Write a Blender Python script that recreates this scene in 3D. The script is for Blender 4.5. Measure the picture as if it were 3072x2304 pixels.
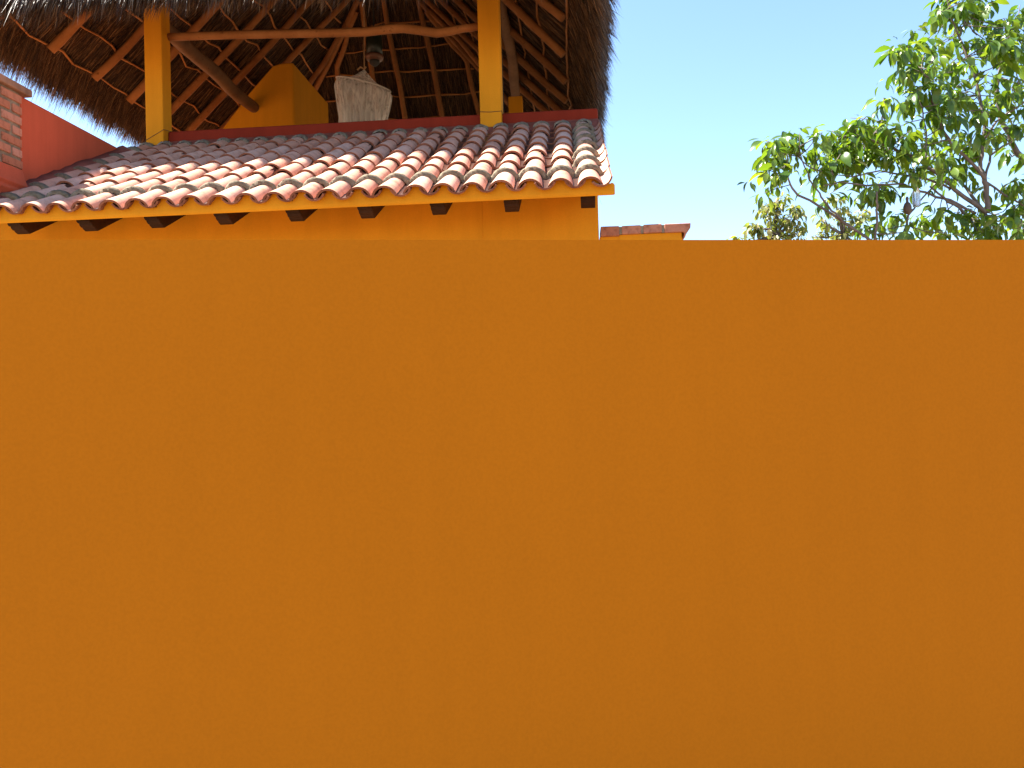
import bpy, math, random
import numpy as np
from mathutils import Vector, Matrix

random.seed(7)
rng = np.random.default_rng(7)
SC = bpy.context.scene
COL = SC.collection
for o in list(bpy.data.objects):
    bpy.data.objects.remove(o)

# ------------------------------------------------------------------ camera
CZ = 2.1                                   # eye height above the ground
F_PX, PW, PH = 2500.0, 3072, 2304
PITCH, ROLL, YAW = math.radians(0.96), math.radians(1.55), math.radians(4.68)
_fw = Vector((-math.sin(YAW) * math.cos(PITCH), math.cos(YAW) * math.cos(PITCH), math.sin(PITCH)))
_r0 = Vector((math.cos(YAW), math.sin(YAW), 0))
_u0 = _r0.cross(_fw)
CR = _r0 * math.cos(ROLL) - _u0 * math.sin(ROLL)
CU = _u0 * math.cos(ROLL) + _r0 * math.sin(ROLL)
cam_d = bpy.data.cameras.new('camera')
cam_d.sensor_width = 36.0
cam_d.lens = 36.0 * F_PX / PW
cam_d.clip_start = 0.05
cam_d.clip_end = 3000
cam = bpy.data.objects.new('camera', cam_d)
COL.objects.link(cam)
m = Matrix((CR, CU, -_fw)).transposed().to_4x4()
m.translation = (0, 0, CZ)
cam.matrix_world = m
SC.camera = cam

# ------------------------------------------------------------------ light
SUN_TRAVEL = Vector((0.69, -0.06, -1.0)).normalized()
to_sun = -SUN_TRAVEL
w = bpy.data.worlds.new('World')
SC.world = w
w.use_nodes = True
nt = w.node_tree
sky = nt.nodes.new('ShaderNodeTexSky')
sky.sky_type = 'NISHITA'
sky.sun_disc = False
sky.sun_elevation = math.asin(to_sun.z)
sky.sun_rotation = math.atan2(to_sun.x, to_sun.y) % (2 * math.pi)
sky.altitude = 0
sky.air_density = 1.0
sky.dust_density = 0.3
sky.ozone_density = 3.5
bg = nt.nodes['Background']
bg.inputs['Strength'].default_value = 0.08
nt.links.new(sky.outputs[0], bg.inputs['Color'])
sun_d = bpy.data.lights.new('sun', 'SUN')
sun_d.energy = 5.0
sun_d.angle = math.radians(0.53)
sun_d.color = (1.0, 0.94, 0.84)
sun = bpy.data.objects.new('sun', sun_d)
COL.objects.link(sun)
sun.rotation_euler = SUN_TRAVEL.to_track_quat('-Z', 'Y').to_euler()
sun.location = (-30, 0, 40)
SC.view_settings.view_transform = 'Standard'
SC.view_settings.look = 'None'
SC.view_settings.gamma = 1.0
SC.view_settings.exposure = 2.2
SC.view_settings.use_curve_mapping = False
SC.cycles.max_bounces = 8
SC.cycles.diffuse_bounces = 5
SC.cycles.transparent_max_bounces = 12


# ------------------------------------------------------------------ helpers
def ray(px, py):
    return _fw + CR * ((px - PW / 2) / F_PX) + CU * ((PH / 2 - py) / F_PX)


def at(px, py, Y):
    """the point of the place seen at a photo pixel, at depth Y (world coordinates)"""
    d = ray(px, py)
    p = d * (Y / d.y)
    return Vector((p.x, p.y, p.z + CZ))


def onplane(px, py, n, c):
    """point on the plane n.p = c (camera-height coordinates)"""
    d = ray(px, py)
    n = Vector(n)
    p = d * (c / d.dot(n))
    return Vector((p.x, p.y, p.z + CZ))


def V(x, y, z):
    """z given above eye height"""
    return Vector((x, y, z + CZ))


def link(o, parent=None):
    COL.objects.link(o)
    if parent is not None:
        o.parent = parent
    return o


def tag(o, label=None, cat=None, group=None, kind=None):
    if label: o['label'] = label
    if cat: o['category'] = cat
    if group: o['group'] = group
    if kind: o['kind'] = kind
    return o


def empty(name, loc=(0, 0, 0)):
    """things are modelled in world coordinates, so the parent stays at the origin"""
    o = bpy.data.objects.new(name, None)
    o.empty_display_size = 0.2
    return link(o)


class MB:
    def __init__(s):
        s.v, s.f, s.mi = [], [], []

    def add(s, vs, fs, mi=0):
        b = len(s.v)
        s.v += [tuple(v) for v in vs]
        s.f += [tuple(i + b for i in f) for f in fs]
        s.mi += [mi] * len(fs)
        return s

    def box(s, a, b, mi=0):
        (x0, y0, z0), (x1, y1, z1) = a, b
        vs = [(x0, y0, z0), (x1, y0, z0), (x1, y1, z0), (x0, y1, z0), (x0, y0, z1), (x1, y0, z1), (x1, y1, z1), (x0, y1, z1)]
        return s.add(vs, [(0, 3, 2, 1), (4, 5, 6, 7), (0, 1, 5, 4), (1, 2, 6, 5), (2, 3, 7, 6), (3, 0, 4, 7)], mi)

    def prism_x(s, prof, x0, x1, mi=0):
        """polygon in (y,z), extruded along x"""
        n = len(prof)
        vs = [(x0, y, z) for y, z in prof] + [(x1, y, z) for y, z in prof]
        fs = [(i, (i + 1) % n, n + (i + 1) % n, n + i) for i in range(n)]
        fs += [tuple(range(n))[::-1], tuple(range(n, 2 * n))]
        return s.add(vs, fs, mi)

    def prism_y(s, prof, y0, y1, mi=0):
        n = len(prof)
        vs = [(x, y0, z) for x, z in prof] + [(x, y1, z) for x, z in prof]
        fs = [(i, n + i, n + (i + 1) % n, (i + 1) % n) for i in range(n)]
        fs += [tuple(range(n)), tuple(range(n, 2 * n))[::-1]]
        return s.add(vs, fs, mi)

    def tube(s, pts, rad, n=8, mi=0, rough=0.0, caps=True):
        pts = [Vector(p) for p in pts]
        if not hasattr(rad, '__len__'):
            rad = [rad] * len(pts)
        vs = []
        ref = None
        for i, p in enumerate(pts):
            t = (pts[min(i + 1, len(pts) - 1)] - pts[max(i - 1, 0)]).normalized()
            if ref is None:
                ref = t.orthogonal().normalized()
            else:
                ref = (ref - t * ref.dot(t)).normalized()
            b = t.cross(ref)
            for k in range(n):
                a = 2 * math.pi * k / n
                r = rad[i] * (1 + random.uniform(-rough, rough))
                vs.append(p + ref * (math.cos(a) * r) + b * (math.sin(a) * r))
        fs = []
        for i in range(len(pts) - 1):
            for k in range(n):
                k2 = (k + 1) % n
                fs.append((i * n + k, i * n + k2, (i + 1) * n + k2, (i + 1) * n + k))
        if caps:
            fs.append(tuple(range(n))[::-1])
            fs.append(tuple(range((len(pts) - 1) * n, len(pts) * n)))
        return s.add(vs, fs, mi)

    def lathe(s, prof, c, n=24, mi=0):
        """(r,z) pairs turned about the vertical through c"""
        vs = []
        for r, z in prof:
            for k in range(n):
                a = 2 * math.pi * k / n
                vs.append((c[0] + r * math.cos(a), c[1] + r * math.sin(a), c[2] + z))
        fs = []
        for i in range(len(prof) - 1):
            for k in range(n):
                k2 = (k + 1) % n
                fs.append((i * n + k, i * n + k2, (i + 1) * n + k2, (i + 1) * n + k))
        return s.add(vs, fs, mi)

    def mesh(s, name, mats):
        me = bpy.data.meshes.new(name)
        me.from_pydata(s.v, [], s.f)
        for mt in (mats if isinstance(mats, (list, tuple)) else [mats]):
            me.materials.append(mt)
        me.polygons.foreach_set('material_index', s.mi)
        me.update()
        return me

    def build(s, name, mats, parent=None, smooth=False, bevel=0.0, seg=2):
        me = s.mesh(name, mats)
        if smooth:
            me.shade_smooth() if hasattr(me, 'shade_smooth') else me.polygons.foreach_set('use_smooth', [True] * len(me.polygons))
        o = link(bpy.data.objects.new(name, me), parent)
        if bevel:
            b = o.modifiers.new('bevel', 'BEVEL')
            b.width = bevel
            b.segments = seg
            b.limit_method = 'ANGLE'
            b.angle_limit = math.radians(40)
        return o


def np_mesh(name, verts, faces_flat, loop_tot, mats, mat_idx=None):
    """fast mesh from numpy arrays"""
    me = bpy.data.meshes.new(name)
    nv, nf = len(verts), len(loop_tot)
    me.vertices.add(nv)
    me.vertices.foreach_set('co', np.ascontiguousarray(verts, dtype=np.float32).ravel())
    me.loops.add(len(faces_flat))
    me.loops.foreach_set('vertex_index', np.ascontiguousarray(faces_flat, dtype=np.int32))
    me.polygons.add(nf)
    st = np.zeros(nf, dtype=np.int32)
    st[1:] = np.cumsum(loop_tot)[:-1]
    me.polygons.foreach_set('loop_start', st)
    if mat_idx is not None:
        me.polygons.foreach_set('material_index', np.ascontiguousarray(mat_idx, dtype=np.int32))
    for mt in (mats if isinstance(mats, (list, tuple)) else [mats]):
        me.materials.append(mt)
    me.update(calc_edges=True)
    me.validate()
    return me


# ------------------------------------------------------------------ materials
def new_mat(name):
    mt = bpy.data.materials.new(name)
    mt.use_nodes = True
    n = mt.node_tree
    return mt, n, n.nodes['Principled BSDF']


def ramp(n, fac, stops):
    r = n.nodes.new('ShaderNodeValToRGB')
    while len(r.color_ramp.elements) < len(stops):
        r.color_ramp.elements.new(0.5)
    for e, (p, c) in zip(r.color_ramp.elements, stops):
        e.position = p
        e.color = (*c, 1)
    n.links.new(fac, r.inputs['Fac'])
    return r.outputs['Color']


def noise(n, scale, detail=4, rough=0.55, vec=None, stretch=None):
    t = n.nodes.new('ShaderNodeTexNoise')
    t.inputs['Scale'].default_value = scale
    t.inputs['Detail'].default_value = detail
    t.inputs['Roughness'].default_value = rough
    if vec is None:
        tc = n.nodes.new('ShaderNodeTexCoord')
        vec = tc.outputs['Object']
    if stretch:
        mp = n.nodes.new('ShaderNodeMapping')
        mp.inputs['Scale'].default_value = stretch
        n.links.new(vec, mp.inputs['Vector'])
        vec = mp.outputs['Vector']
    n.links.new(vec, t.inputs['Vector'])
    return t.outputs['Fac']


def mixc(n, fac, a, b, mode='MIX'):
    x = n.nodes.new('ShaderNodeMix')
    x.data_type = 'RGBA'
    x.blend_type = mode
    for s, v in ((x.inputs[0], fac), (x.inputs[6], a), (x.inputs[7], b)):
        if hasattr(v, 'is_linked'):
            n.links.new(v, s)
        elif isinstance(v, (int, float)):
            s.default_value = v
        else:
            s.default_value = (*v, 1)
    return x.outputs[2]


def bump(n, bsdf, h, strength, dist):
    b = n.nodes.new('ShaderNodeBump')
    b.inputs['Strength'].default_value = strength
    b.inputs['Distance'].default_value = dist
    n.links.new(h, b.inputs['Height'])
    n.links.new(b.outputs['Normal'], bsdf.inputs['Normal'])


def plaster(name, col, var=0.08, bscale=60, bstr=0.25, bdist=0.004, rough=0.85, big=1.3):
    mt, n, b = new_mat(name)
    lo = tuple(c * (1 - var) for c in col)
    hi = tuple(min(1, c * (1 + var)) for c in col)
    c1 = ramp(n, noise(n, big, 5, 0.6), [(0.3, lo), (0.7, hi)])
    st = ramp(n, noise(n, 3.0, 4, 0.6, None, (3.0, 3.0, 0.25)), [(0.3, (1 - var * 1.2,) * 3), (0.6, (1.0, 1.0, 1.0))])
    c1 = mixc(n, 1.0, c1, st, 'MULTIPLY')
    c2 = ramp(n, noise(n, 90, 2, 0.5), [(0.3, (0.93, 0.93, 0.93)), (0.65, (1.0, 1.0, 1.0))])
    n.links.new(mixc(n, 1.0, c1, c2, 'MULTIPLY'), b.inputs['Base Color'])
    b.inputs['Roughness'].default_value = rough
    b.inputs['Specular IOR Level'].default_value = 0.10
    bump(n, b, noise(n, bscale, 5, 0.6), bstr, bdist)
    return mt


M = {}
M['ochre'] = plaster('ochre_paint', (0.61, 0.245, 0.011), var=0.07)
M['ochre_stand_in'] = plaster('ochre_stand_in_paint', (0.432, 0.132, 0.0032), var=0.02, bscale=45, bstr=0.12, bdist=0.003, big=0.8)  # for the added foreground wall
M['red'] = plaster('red_paint', (0.205, 0.023, 0.010), var=0.1)
M['red_faded'] = plaster('faded_red_paint', (0.44, 0.09, 0.043), var=0.1)
M['fillet'] = plaster('dusty_red_fillet', (0.22, 0.068, 0.046), var=0.2, bstr=0.5, big=6)
M['mortar'] = plaster('cement_mortar', (0.225, 0.178, 0.122), var=0.35, bscale=120, bstr=0.9, bdist=0.008, big=9)
M['mortar_pale'] = plaster('pale_cement_cap', (0.26, 0.205, 0.145), var=0.3, bscale=110, bstr=0.7, bdist=0.006, big=9)
M['ground'] = plaster('patio_ground', (0.27, 0.20, 0.13), var=0.12, big=0.7)
M['deck'] = plaster('terrace_floor', (0.36, 0.17, 0.085), var=0.12)
M['coping'] = plaster('stone_coping', (0.27, 0.15, 0.095), var=0.25, bstr=0.6, big=8)

# terracotta: weathered pink top face, orange raw rim
mt, n, b = new_mat('terracotta_tile')
oi = n.nodes.new('ShaderNodeObjectInfo')
base = ramp(n, oi.outputs['Random'], [(0.0, (0.51, 0.235, 0.150)), (0.5, (0.60, 0.315, 0.21)), (1.0, (0.63, 0.37, 0.27))])
tcn = n.nodes.new('ShaderNodeTexCoord')
va = n.nodes.new('ShaderNodeVectorMath'); va.operation = 'ADD'
sc3 = n.nodes.new('ShaderNodeVectorMath'); sc3.operation = 'SCALE'; sc3.inputs[3].default_value = 37.0
cmb = n.nodes.new('ShaderNodeCombineXYZ')
for i in range(3): n.links.new(oi.outputs['Random'], cmb.inputs[i])
n.links.new(cmb.outputs[0], sc3.inputs[0]); n.links.new(sc3.outputs[0], va.inputs[0]); n.links.new(tcn.outputs['Object'], va.inputs[1])
pv = va.outputs[0]
blot = ramp(n, noise(n, 9, 5, 0.65, pv), [(0.30, (0.62, 0.54, 0.48)), (0.48, (0.92, 0.9, 0.88)), (0.66, (1.0, 1.0, 1.0))])
spk = ramp(n, noise(n, 70, 3, 0.6, pv), [(0.28, (0.72, 0.66, 0.62)), (0.42, (1, 1, 1))])
n.links.new(mixc(n, 1.0, mixc(n, 1.0, base, blot, 'MULTIPLY'), spk, 'MULTIPLY'), b.inputs['Base Color'])
b.inputs['Roughness'].default_value = 0.8
bump(n, b, noise(n, 40, 5, 0.6, pv), 0.35, 0.004)
M['tile'] = mt
mt, n, b = new_mat('terracotta_rim')
oi = n.nodes.new('ShaderNodeObjectInfo')
base = ramp(n, oi.outputs['Random'], [(0.0, (0.17, 0.05, 0.02)), (1.0, (0.26, 0.09, 0.04))])
n.links.new(mixc(n, 1.0, base, ramp(n, noise(n, 45, 3), [(0.3, (0.65, 0.6, 0.6)), (0.6, (1, 1, 1))]), 'MULTIPLY'), b.inputs['Base Color'])
b.inputs['Roughness'].default_value = 0.85
M['rim'] = mt
mt, n, b = new_mat('shade_toned_pan_tile')
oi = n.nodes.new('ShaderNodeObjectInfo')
base = ramp(n, oi.outputs['Random'], [(0.0, (0.040, 0.016, 0.010)), (1.0, (0.085, 0.033, 0.020))])  # clay darkened to carry the shade the caps cast into the valleys
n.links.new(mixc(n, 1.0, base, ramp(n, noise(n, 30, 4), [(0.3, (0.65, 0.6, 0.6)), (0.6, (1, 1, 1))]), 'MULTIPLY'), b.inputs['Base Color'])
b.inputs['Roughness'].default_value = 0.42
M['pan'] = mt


def thatch_mat(name, lo, mid, hi, rough=0.7):
    mt, n, b = new_mat(name)
    g = n.nodes.new('ShaderNodeNewGeometry')
    n.links.new(ramp(n, g.outputs['Random Per Island'], [(0.0, lo), (0.55, mid), (0.9, hi), (1.0, tuple(min(1, c * 1.7) for c in hi))]), b.inputs['Base Color'])
    b.inputs['Roughness'].default_value = rough
    b.inputs['Specular IOR Level'].default_value = 0.35
    return mt


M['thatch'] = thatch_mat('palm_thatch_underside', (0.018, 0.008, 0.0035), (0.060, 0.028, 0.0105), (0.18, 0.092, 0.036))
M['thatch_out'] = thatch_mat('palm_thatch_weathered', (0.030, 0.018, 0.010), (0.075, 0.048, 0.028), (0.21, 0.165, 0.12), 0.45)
mt, n, b = new_mat('palm_thatch_core')
n.links.new(ramp(n, noise(n, 30, 4), [(0.3, (0.02, 0.009, 0.004)), (0.7, (0.06, 0.027, 0.010))]), b.inputs['Base Color'])
b.inputs['Roughness'].default_value = 0.95
M['core'] = mt


def wood(name, lo, hi, scale=3.0, bstr=0.4, rough=0.75):
    mt, n, b = new_mat(name)
    oi = n.nodes.new('ShaderNodeObjectInfo')
    c = ramp(n, noise(n, scale, 6, 0.65), [(0.3, lo), (0.7, hi)])
    tint = ramp(n, oi.outputs['Random'], [(0, (0.75, 0.72, 0.7)), (1, (1.1, 1.08, 1.05))])
    kn = ramp(n, noise(n, 16, 2), [(0.24, (0.5, 0.45, 0.4)), (0.34, (1, 1, 1))])
    n.links.new(mixc(n, 1.0, mixc(n, 1.0, c, tint, 'MULTIPLY'), kn, 'MULTIPLY'), b.inputs['Base Color'])
    b.inputs['Roughness'].default_value = rough
    b.inputs['Specular IOR Level'].default_value = 0.15
    bump(n, b, noise(n, 40, 4, 0.6), bstr, 0.005)
    return mt


M['pole'] = wood('peeled_pole', (0.20, 0.076, 0.021), (0.33, 0.142, 0.047))
M['stick'] = wood('thin_stick', (0.30, 0.118, 0.033), (0.45, 0.20, 0.066))
M['dark_beam'] = wood('grey_brown_beam', (0.15, 0.069, 0.028), (0.26, 0.13, 0.056))
M['tail'] = wood('stained_rafter_tail', (0.018, 0.007, 0.003), (0.060, 0.022, 0.008), 7.0)
M['bark'] = wood('grey_bark', (0.095, 0.078, 0.070), (0.22, 0.19, 0.175), 9.0)

mt, n, b = new_mat('fired_brick')
oi = n.nodes.new('ShaderNodeObjectInfo')
base = ramp(n, oi.outputs['Random'], [(0.0, (0.32, 0.115, 0.058)), (0.5, (0.38, 0.155, 0.088)), (1.0, (0.43, 0.215, 0.145))])
bl = ramp(n, noise(n, 14, 5, 0.7), [(0.30, (0.6, 0.5, 0.46)), (0.5, (1.0, 1.0, 1.0)), (0.75, (1.1, 1.1, 1.15))])
n.links.new(mixc(n, 1.0, base, bl, 'MULTIPLY'), b.inputs['Base Color'])
b.inputs['Roughness'].default_value = 0.9
bump(n, b, noise(n, 70, 4, 0.6), 0.7, 0.006)
M['brick'] = mt

mt, n, b = new_mat('white_netting')
g = n.nodes.new('ShaderNodeBsdfTransparent')
mx = n.nodes.new('ShaderNodeMixShader')
b.inputs['Base Color'].default_value = (0.80, 0.76, 0.72, 1)
b.inputs['Roughness'].default_value = 0.9
tr = n.nodes.new('ShaderNodeBsdfTranslucent'); tr.inputs['Color'].default_value = (0.8, 0.76, 0.72, 1)
ms = n.nodes.new('ShaderNodeMixShader'); ms.inputs[0].default_value = 0.45
n.links.new(b.outputs[0], ms.inputs[1]); n.links.new(tr.outputs[0], ms.inputs[2])
fold = ramp(n, noise(n, 5, 3, 0.6, None, (5, 5, 0.06)), [(0.38, (0.24, 0.24, 0.24)), (0.62, (0.60, 0.60, 0.60))])
n.links.new(fold, mx.inputs[0]); n.links.new(g.outputs[0], mx.inputs[1]); n.links.new(ms.outputs[0], mx.inputs[2])
n.links.new(mx.outputs[0], n.nodes['Material Output'].inputs['Surface'])
M['net'] = mt


def plain(name, col, rough=0.5, metal=0.0, trans=0.0):
    mt, n, b = new_mat(name)
    c = ramp(n, noise(n, 25, 3), [(0.3, tuple(x * 0.8 for x in col)), (0.7, col)])
    n.links.new(c, b.inputs['Base Color'])
    b.inputs['Roughness'].default_value = rough
    b.inputs['Metallic'].default_value = metal
    b.inputs['Transmission Weight'].default_value = trans
    return mt


M['hoop'] = plain('white_cloth_hem', (0.55, 0.50, 0.45), 0.9)
M['cord'] = plain('dark_cord', (0.03, 0.025, 0.02), 0.8)
M['rope'] = plain('hemp_rope', (0.40, 0.22, 0.10), 0.9)
M['dark_glass'] = plain('dark_green_glass', (0.010, 0.014, 0.006), 0.45)
M['bronze'] = plain('bronze', (0.16, 0.07, 0.04), 0.5, 0.3)
M['bottle'] = plain('clear_plastic', (0.62, 0.64, 0.68), 0.15, 0, 0.8)
M['cap'] = plain('dark_red_cap', (0.16, 0.03, 0.06), 0.4)
M['gourd'] = plain('brown_gourd', (0.09, 0.06, 0.04), 0.7)


def leaf_mat(name, stops, tstops, gloss=0.38):
    mt, n, b = new_mat(name)
    g = n.nodes.new('ShaderNodeNewGeometry')
    oi = n.nodes.new('ShaderNodeObjectInfo')
    ad = n.nodes.new('ShaderNodeMath'); ad.operation = 'ADD'
    fr = n.nodes.new('ShaderNodeMath'); fr.operation = 'FRACT'
    n.links.new(g.outputs['Random Per Island'], ad.inputs[0]); n.links.new(oi.outputs['Random'], ad.inputs[1])
    n.links.new(ad.outputs[0], fr.inputs[0])
    c = ramp(n, fr.outputs[0], stops)
    n.links.new(c, b.inputs['Base Color'])
    b.inputs['Roughness'].default_value = gloss
    t = n.nodes.new('ShaderNodeBsdfTranslucent')
    n.links.new(ramp(n, fr.outputs[0], tstops), t.inputs['Color'])
    mx = n.nodes.new('ShaderNodeMixShader'); mx.inputs[0].default_value = 0.42
    n.links.new(b.outputs[0], mx.inputs[1]); n.links.new(t.outputs[0], mx.inputs[2])
    n.links.new(mx.outputs[0], n.nodes['Material Output'].inputs['Surface'])
    return mt


M['leaf'] = leaf_mat('broad_leaf', [(0, (0.038, 0.085, 0.014)), (0.5, (0.075, 0.14, 0.019)), (1, (0.12, 0.19, 0.028))],
                     [(0, (0.09, 0.20, 0.010)), (0.5, (0.18, 0.30, 0.012)), (1, (0.34, 0.44, 0.018))], 0.26)
M['leaf_far'] = leaf_mat('small_yellow_leaf', [(0, (0.09, 0.12, 0.03)), (0.55, (0.18, 0.20, 0.06)), (1, (0.28, 0.235, 0.10))],
                         [(0, (0.20, 0.28, 0.03)), (0.5, (0.34, 0.40, 0.04)), (1, (0.45, 0.38, 0.08))], 0.4)

# ------------------------------------------------------------------ ground
g = MB()
g.add([(-600, -300, 0), (600, -300, 0), (600, 900, 0), (-600, 900, 0)], [(0, 1, 2, 3)])
tag(g.build('ground', M['ground']), 'plain earth-coloured ground around the house', 'ground', kind='structure')

# ------------------------------------------------------------------ house
SL = math.radians(26.2)
TS, CS, SN = math.tan(SL), math.cos(SL), math.sin(SL)
EY, EZ = 6.55, 1.727                      # crest line of the eave tiles
PITCHX = 0.233
ROWX = [0.118 - PITCHX * k for k in range(23)]
WALL_Y = 7.25
house = empty('house')
tag(house, 'ochre stuccoed house with a clay tile roof and dark carved rafter tails', 'house')

wall = MB()
wall.box((-9.0, WALL_Y, 0), (0.199, 7.5, 1.86 + CZ))            # front
wall.box((-9.0, 7.27, 1.8 + CZ), (-5.3, 7.48, 2.53 + CZ))
wall.prism_x([(7.501, 0), (16.8, 0), (16.8, 2.55 + CZ), (9.56, 2.55 + CZ), (9.5, 2.9 + CZ), (7.501, 2.0 + CZ)], -0.06, 0.197)
wall.box((-9.0, 16.8, 0), (0.193, 17.05, 2.55 + CZ))
wall.box((-9.25, WALL_Y, 0), (-9.0, 17.05, 2.55 + CZ))
wall.box((-9.0, 9.72, 0.3), (-0.06, 9.9, 2.55 + CZ))
wall.build('wall', M['ochre'], house, bevel=0.012)
p0 = at(1358, 640, WALL_Y); p1 = at(1447, 640, WALL_Y)
pil = MB(); pil.box((p0.x, WALL_Y - 0.004, 0), (p1.x, WALL_Y + 0.01, 1.86 + CZ))
pil.build('pilaster', M['ochre'], house, bevel=0.003)

# roof slab under the tiles, its rounded ochre edge showing below the eave tiles
FX0, FX1 = -5.25, 0.318
FY = 6.62
zb = 1.588 + CZ


def crest(y):
    return EZ + (y - EY) * TS + CZ


slab = MB()
prof = [(FY + 0.03, zb + 0.02)]
top = 9.55
prof = [(FY + 0.10, zb + 0.05), (top, zb + (top - FY) * TS), (top, crest(top) - 0.115), (FY + 0.10, crest(FY + 0.10) - 0.135)]
slab.prism_x(prof, FX0, FX1 - 0.03)
roof = slab.build('roof_slab', M['ochre'], house, bevel=0.01)

# fascia with scallops of plaster filling the mouths of the cap tiles
fas = MB()
xs = np.linspace(FX0, FX1, 420)
CAP_R, CAP_A = 0.109, math.radians(76)
ztop = []
for x in xs:
    dx = abs((x - ROWX[0] + PITCHX / 2) % PITCHX - PITCHX / 2)
    low = crest(FY) - 0.103
    if x > 0.2305: low = crest(FY) - 0.098 + min(0.022, 0.105 - math.sqrt(0.105 ** 2 - (x - 0.2305) ** 2)) - max(0.0, x - 0.300) * 0.8
    if dx < 0.078 and x < ROWX[0] + 0.12:
        h = crest(FY) - 0.026 - (CAP_R - math.sqrt(max(0, CAP_R ** 2 - dx ** 2)))
        ztop.append(max(low, h))
    else:
        ztop.append(low)
edge = [(0.014, 0.0), (0.004, 0.012), (0.0, 0.03), (0.0, 0.05)]
vs, fs = [], []
for x, zt in zip(xs, ztop):
    e = min(1.0, max(0.0, (FX1 - x) / 0.03))
    pull = 0.022 * (1 - math.sqrt(max(0, 1 - (1 - e) ** 2)))
    for dy, dz in edge:
        vs.append((x, FY + dy + pull, zb + dz + pull * 0.4))
    vs.append((x, FY + pull, zt))
    vs.append((x, FY + 0.10 - 0.001, zt + 0.02))
    vs.append((x, FY + 0.24, zb + 0.24 * TS))
q = len(edge) + 3
for i in range(len(xs) - 1):
    for k in range(q):
        k2 = (k + 1) % q
        fs.append((i * q + k, i * q + k2, (i + 1) * q + k2, (i + 1) * q + k))
fs.append(tuple(range(q))[::-1]); fs.append(tuple(range((len(xs) - 1) * q, len(xs) * q)))
fas.add(vs, fs)
fas.build('fascia', M['ochre'], house)

# carved rafter tails
tail_me = None
for k in range(9):
    x = [-4.742, -4.133, -3.539, -2.934, -2.321, -1.718, -1.119, -0.516, 0.105][k]
    if tail_me is None:
        t = MB()
        pr = [(6.668, 1.612), (6.668, 1.585), (6.690, 1.573), (6.705, 1.578), (6.713, 1.562), (6.735, 1.548), (6.752, 1.553), (6.760, 1.540),
              (6.80, 1.527), (7.40, 1.527 + 0.6 * TS), (7.40, 1.605 + 0.75 * TS)]
        t.prism_x([(y, z + CZ) for y, z in pr], -0.058, 0.058)
        tail_me = t.mesh('rafter_tail', M['tail'])
    o = link(bpy.data.objects.new('rafter_tail', tail_me), house)
    o.location = (x, random.uniform(-0.008, 0.008), random.uniform(-0.003, 0.003))
    b = o.modifiers.new('bevel', 'BEVEL'); b.width = 0.004; b.segments = 1; b.limit_method = 'ANGLE'


# clay tiles
def tile_mesh(name, R0, R1, half, length, th, up, mats, seg=12, ny=4, seed=0):
    """tapered barrel tile; origin = crest (or trough) of the lower end"""
    rr = random.Random(seed)
    mb = MB()
    sgn = -1 if up else 1
    nS = seg + 1
    wob = [rr.uniform(-0.0025, 0.0025) for _ in range(nS)]
    vs = []
    for lay in (0, 1):
        for j in range(ny + 1):
            y = length * j / ny
            R = R0 + (R1 - R0) * j / ny
            for i in range(nS):
                a = -half + 2 * half * i / seg
                r = R - (th if lay else 0)
                # outer surface passes through origin; inner is th away
                x = r * math.sin(a)
                z = sgn * (R - r * math.cos(a))
                yy = y + (wob[i] if j == 0 else 0)
                vs.append((x, yy, z))
    def id(l, j, i): return l * (ny + 1) * nS + j * nS + i
    top, rim = [], []
    for j in range(ny):
        for i in range(seg):
            f = (id(0, j, i), id(0, j, i + 1), id(0, j + 1, i + 1), id(0, j + 1, i))
            h = (id(1, j, i), id(1, j + 1, i), id(1, j + 1, i + 1), id(1, j, i + 1))
            if up:
                top.append(f); rim.append(h)
            else:
                rim.append(f[::-1]); top.append(h[::-1])
    for i in range(seg):
        rim.append((id(0, 0, i), id(1, 0, i), id(1, 0, i + 1), id(0, 0, i + 1)))
        rim.append((id(0, ny, i), id(0, ny, i + 1), id(1, ny, i + 1), id(1, ny, i)))
    for j in range(ny):
        rim.append((id(0, j, 0), id(0, j + 1, 0), id(1, j + 1, 0), id(1, j, 0)))
        rim.append((id(0, j, seg), id(1, j, seg), id(1, j + 1, seg), id(0, j + 1, seg)))
    mb.add(vs, top, 0)
    b0 = len(mb.v)
    mb.f += rim; mb.mi += [1] * len(rim)
    me = mb.mesh(name, mats)
    sm = [mi == 0 or True for mi in mb.mi]
    me.polygons.foreach_set('use_smooth', sm)
    me.set_sharp_from_angle(angle=math.radians(50)) if hasattr(me, 'set_sharp_from_angle') else None
    return me


CAPS = [tile_mesh('cap_tile', CAP_R, 0.084, CAP_A, 0.46, 0.018, True, [M['tile'], M['rim']], seed=i) for i in range(3)]
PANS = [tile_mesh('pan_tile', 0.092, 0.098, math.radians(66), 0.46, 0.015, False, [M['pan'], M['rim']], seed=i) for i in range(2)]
VERGE = tile_mesh('pan_tile', 0.092, 0.098, math.radians(66), 0.46, 0.015, False, [M['tile'], M['rim']], seed=5)  # verge pans, without the valley shade in their colour
S_K = [0.0, 0.485, 0.93, 1.33, 1.71, 2.07, 2.45, 2.82]


def roof_pt(x, s, off=0.0):
    return Vector((x, EY + s * CS - off * SN, EZ + s * SN + off * CS + CZ))


def lay(me, name, x, s, off, tilt, parent, rz=0.0, ry=0.0):
    o = link(bpy.data.objects.new(name, me), parent)
    o.matrix_world = Matrix.Translation(roof_pt(x, s, off)) @ Matrix.Rotation(SL - tilt, 4, 'X') @ Matrix.Rotation(rz, 4, 'Z') @ Matrix.Rotation(ry, 4, 'Y')
    return o


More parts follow.
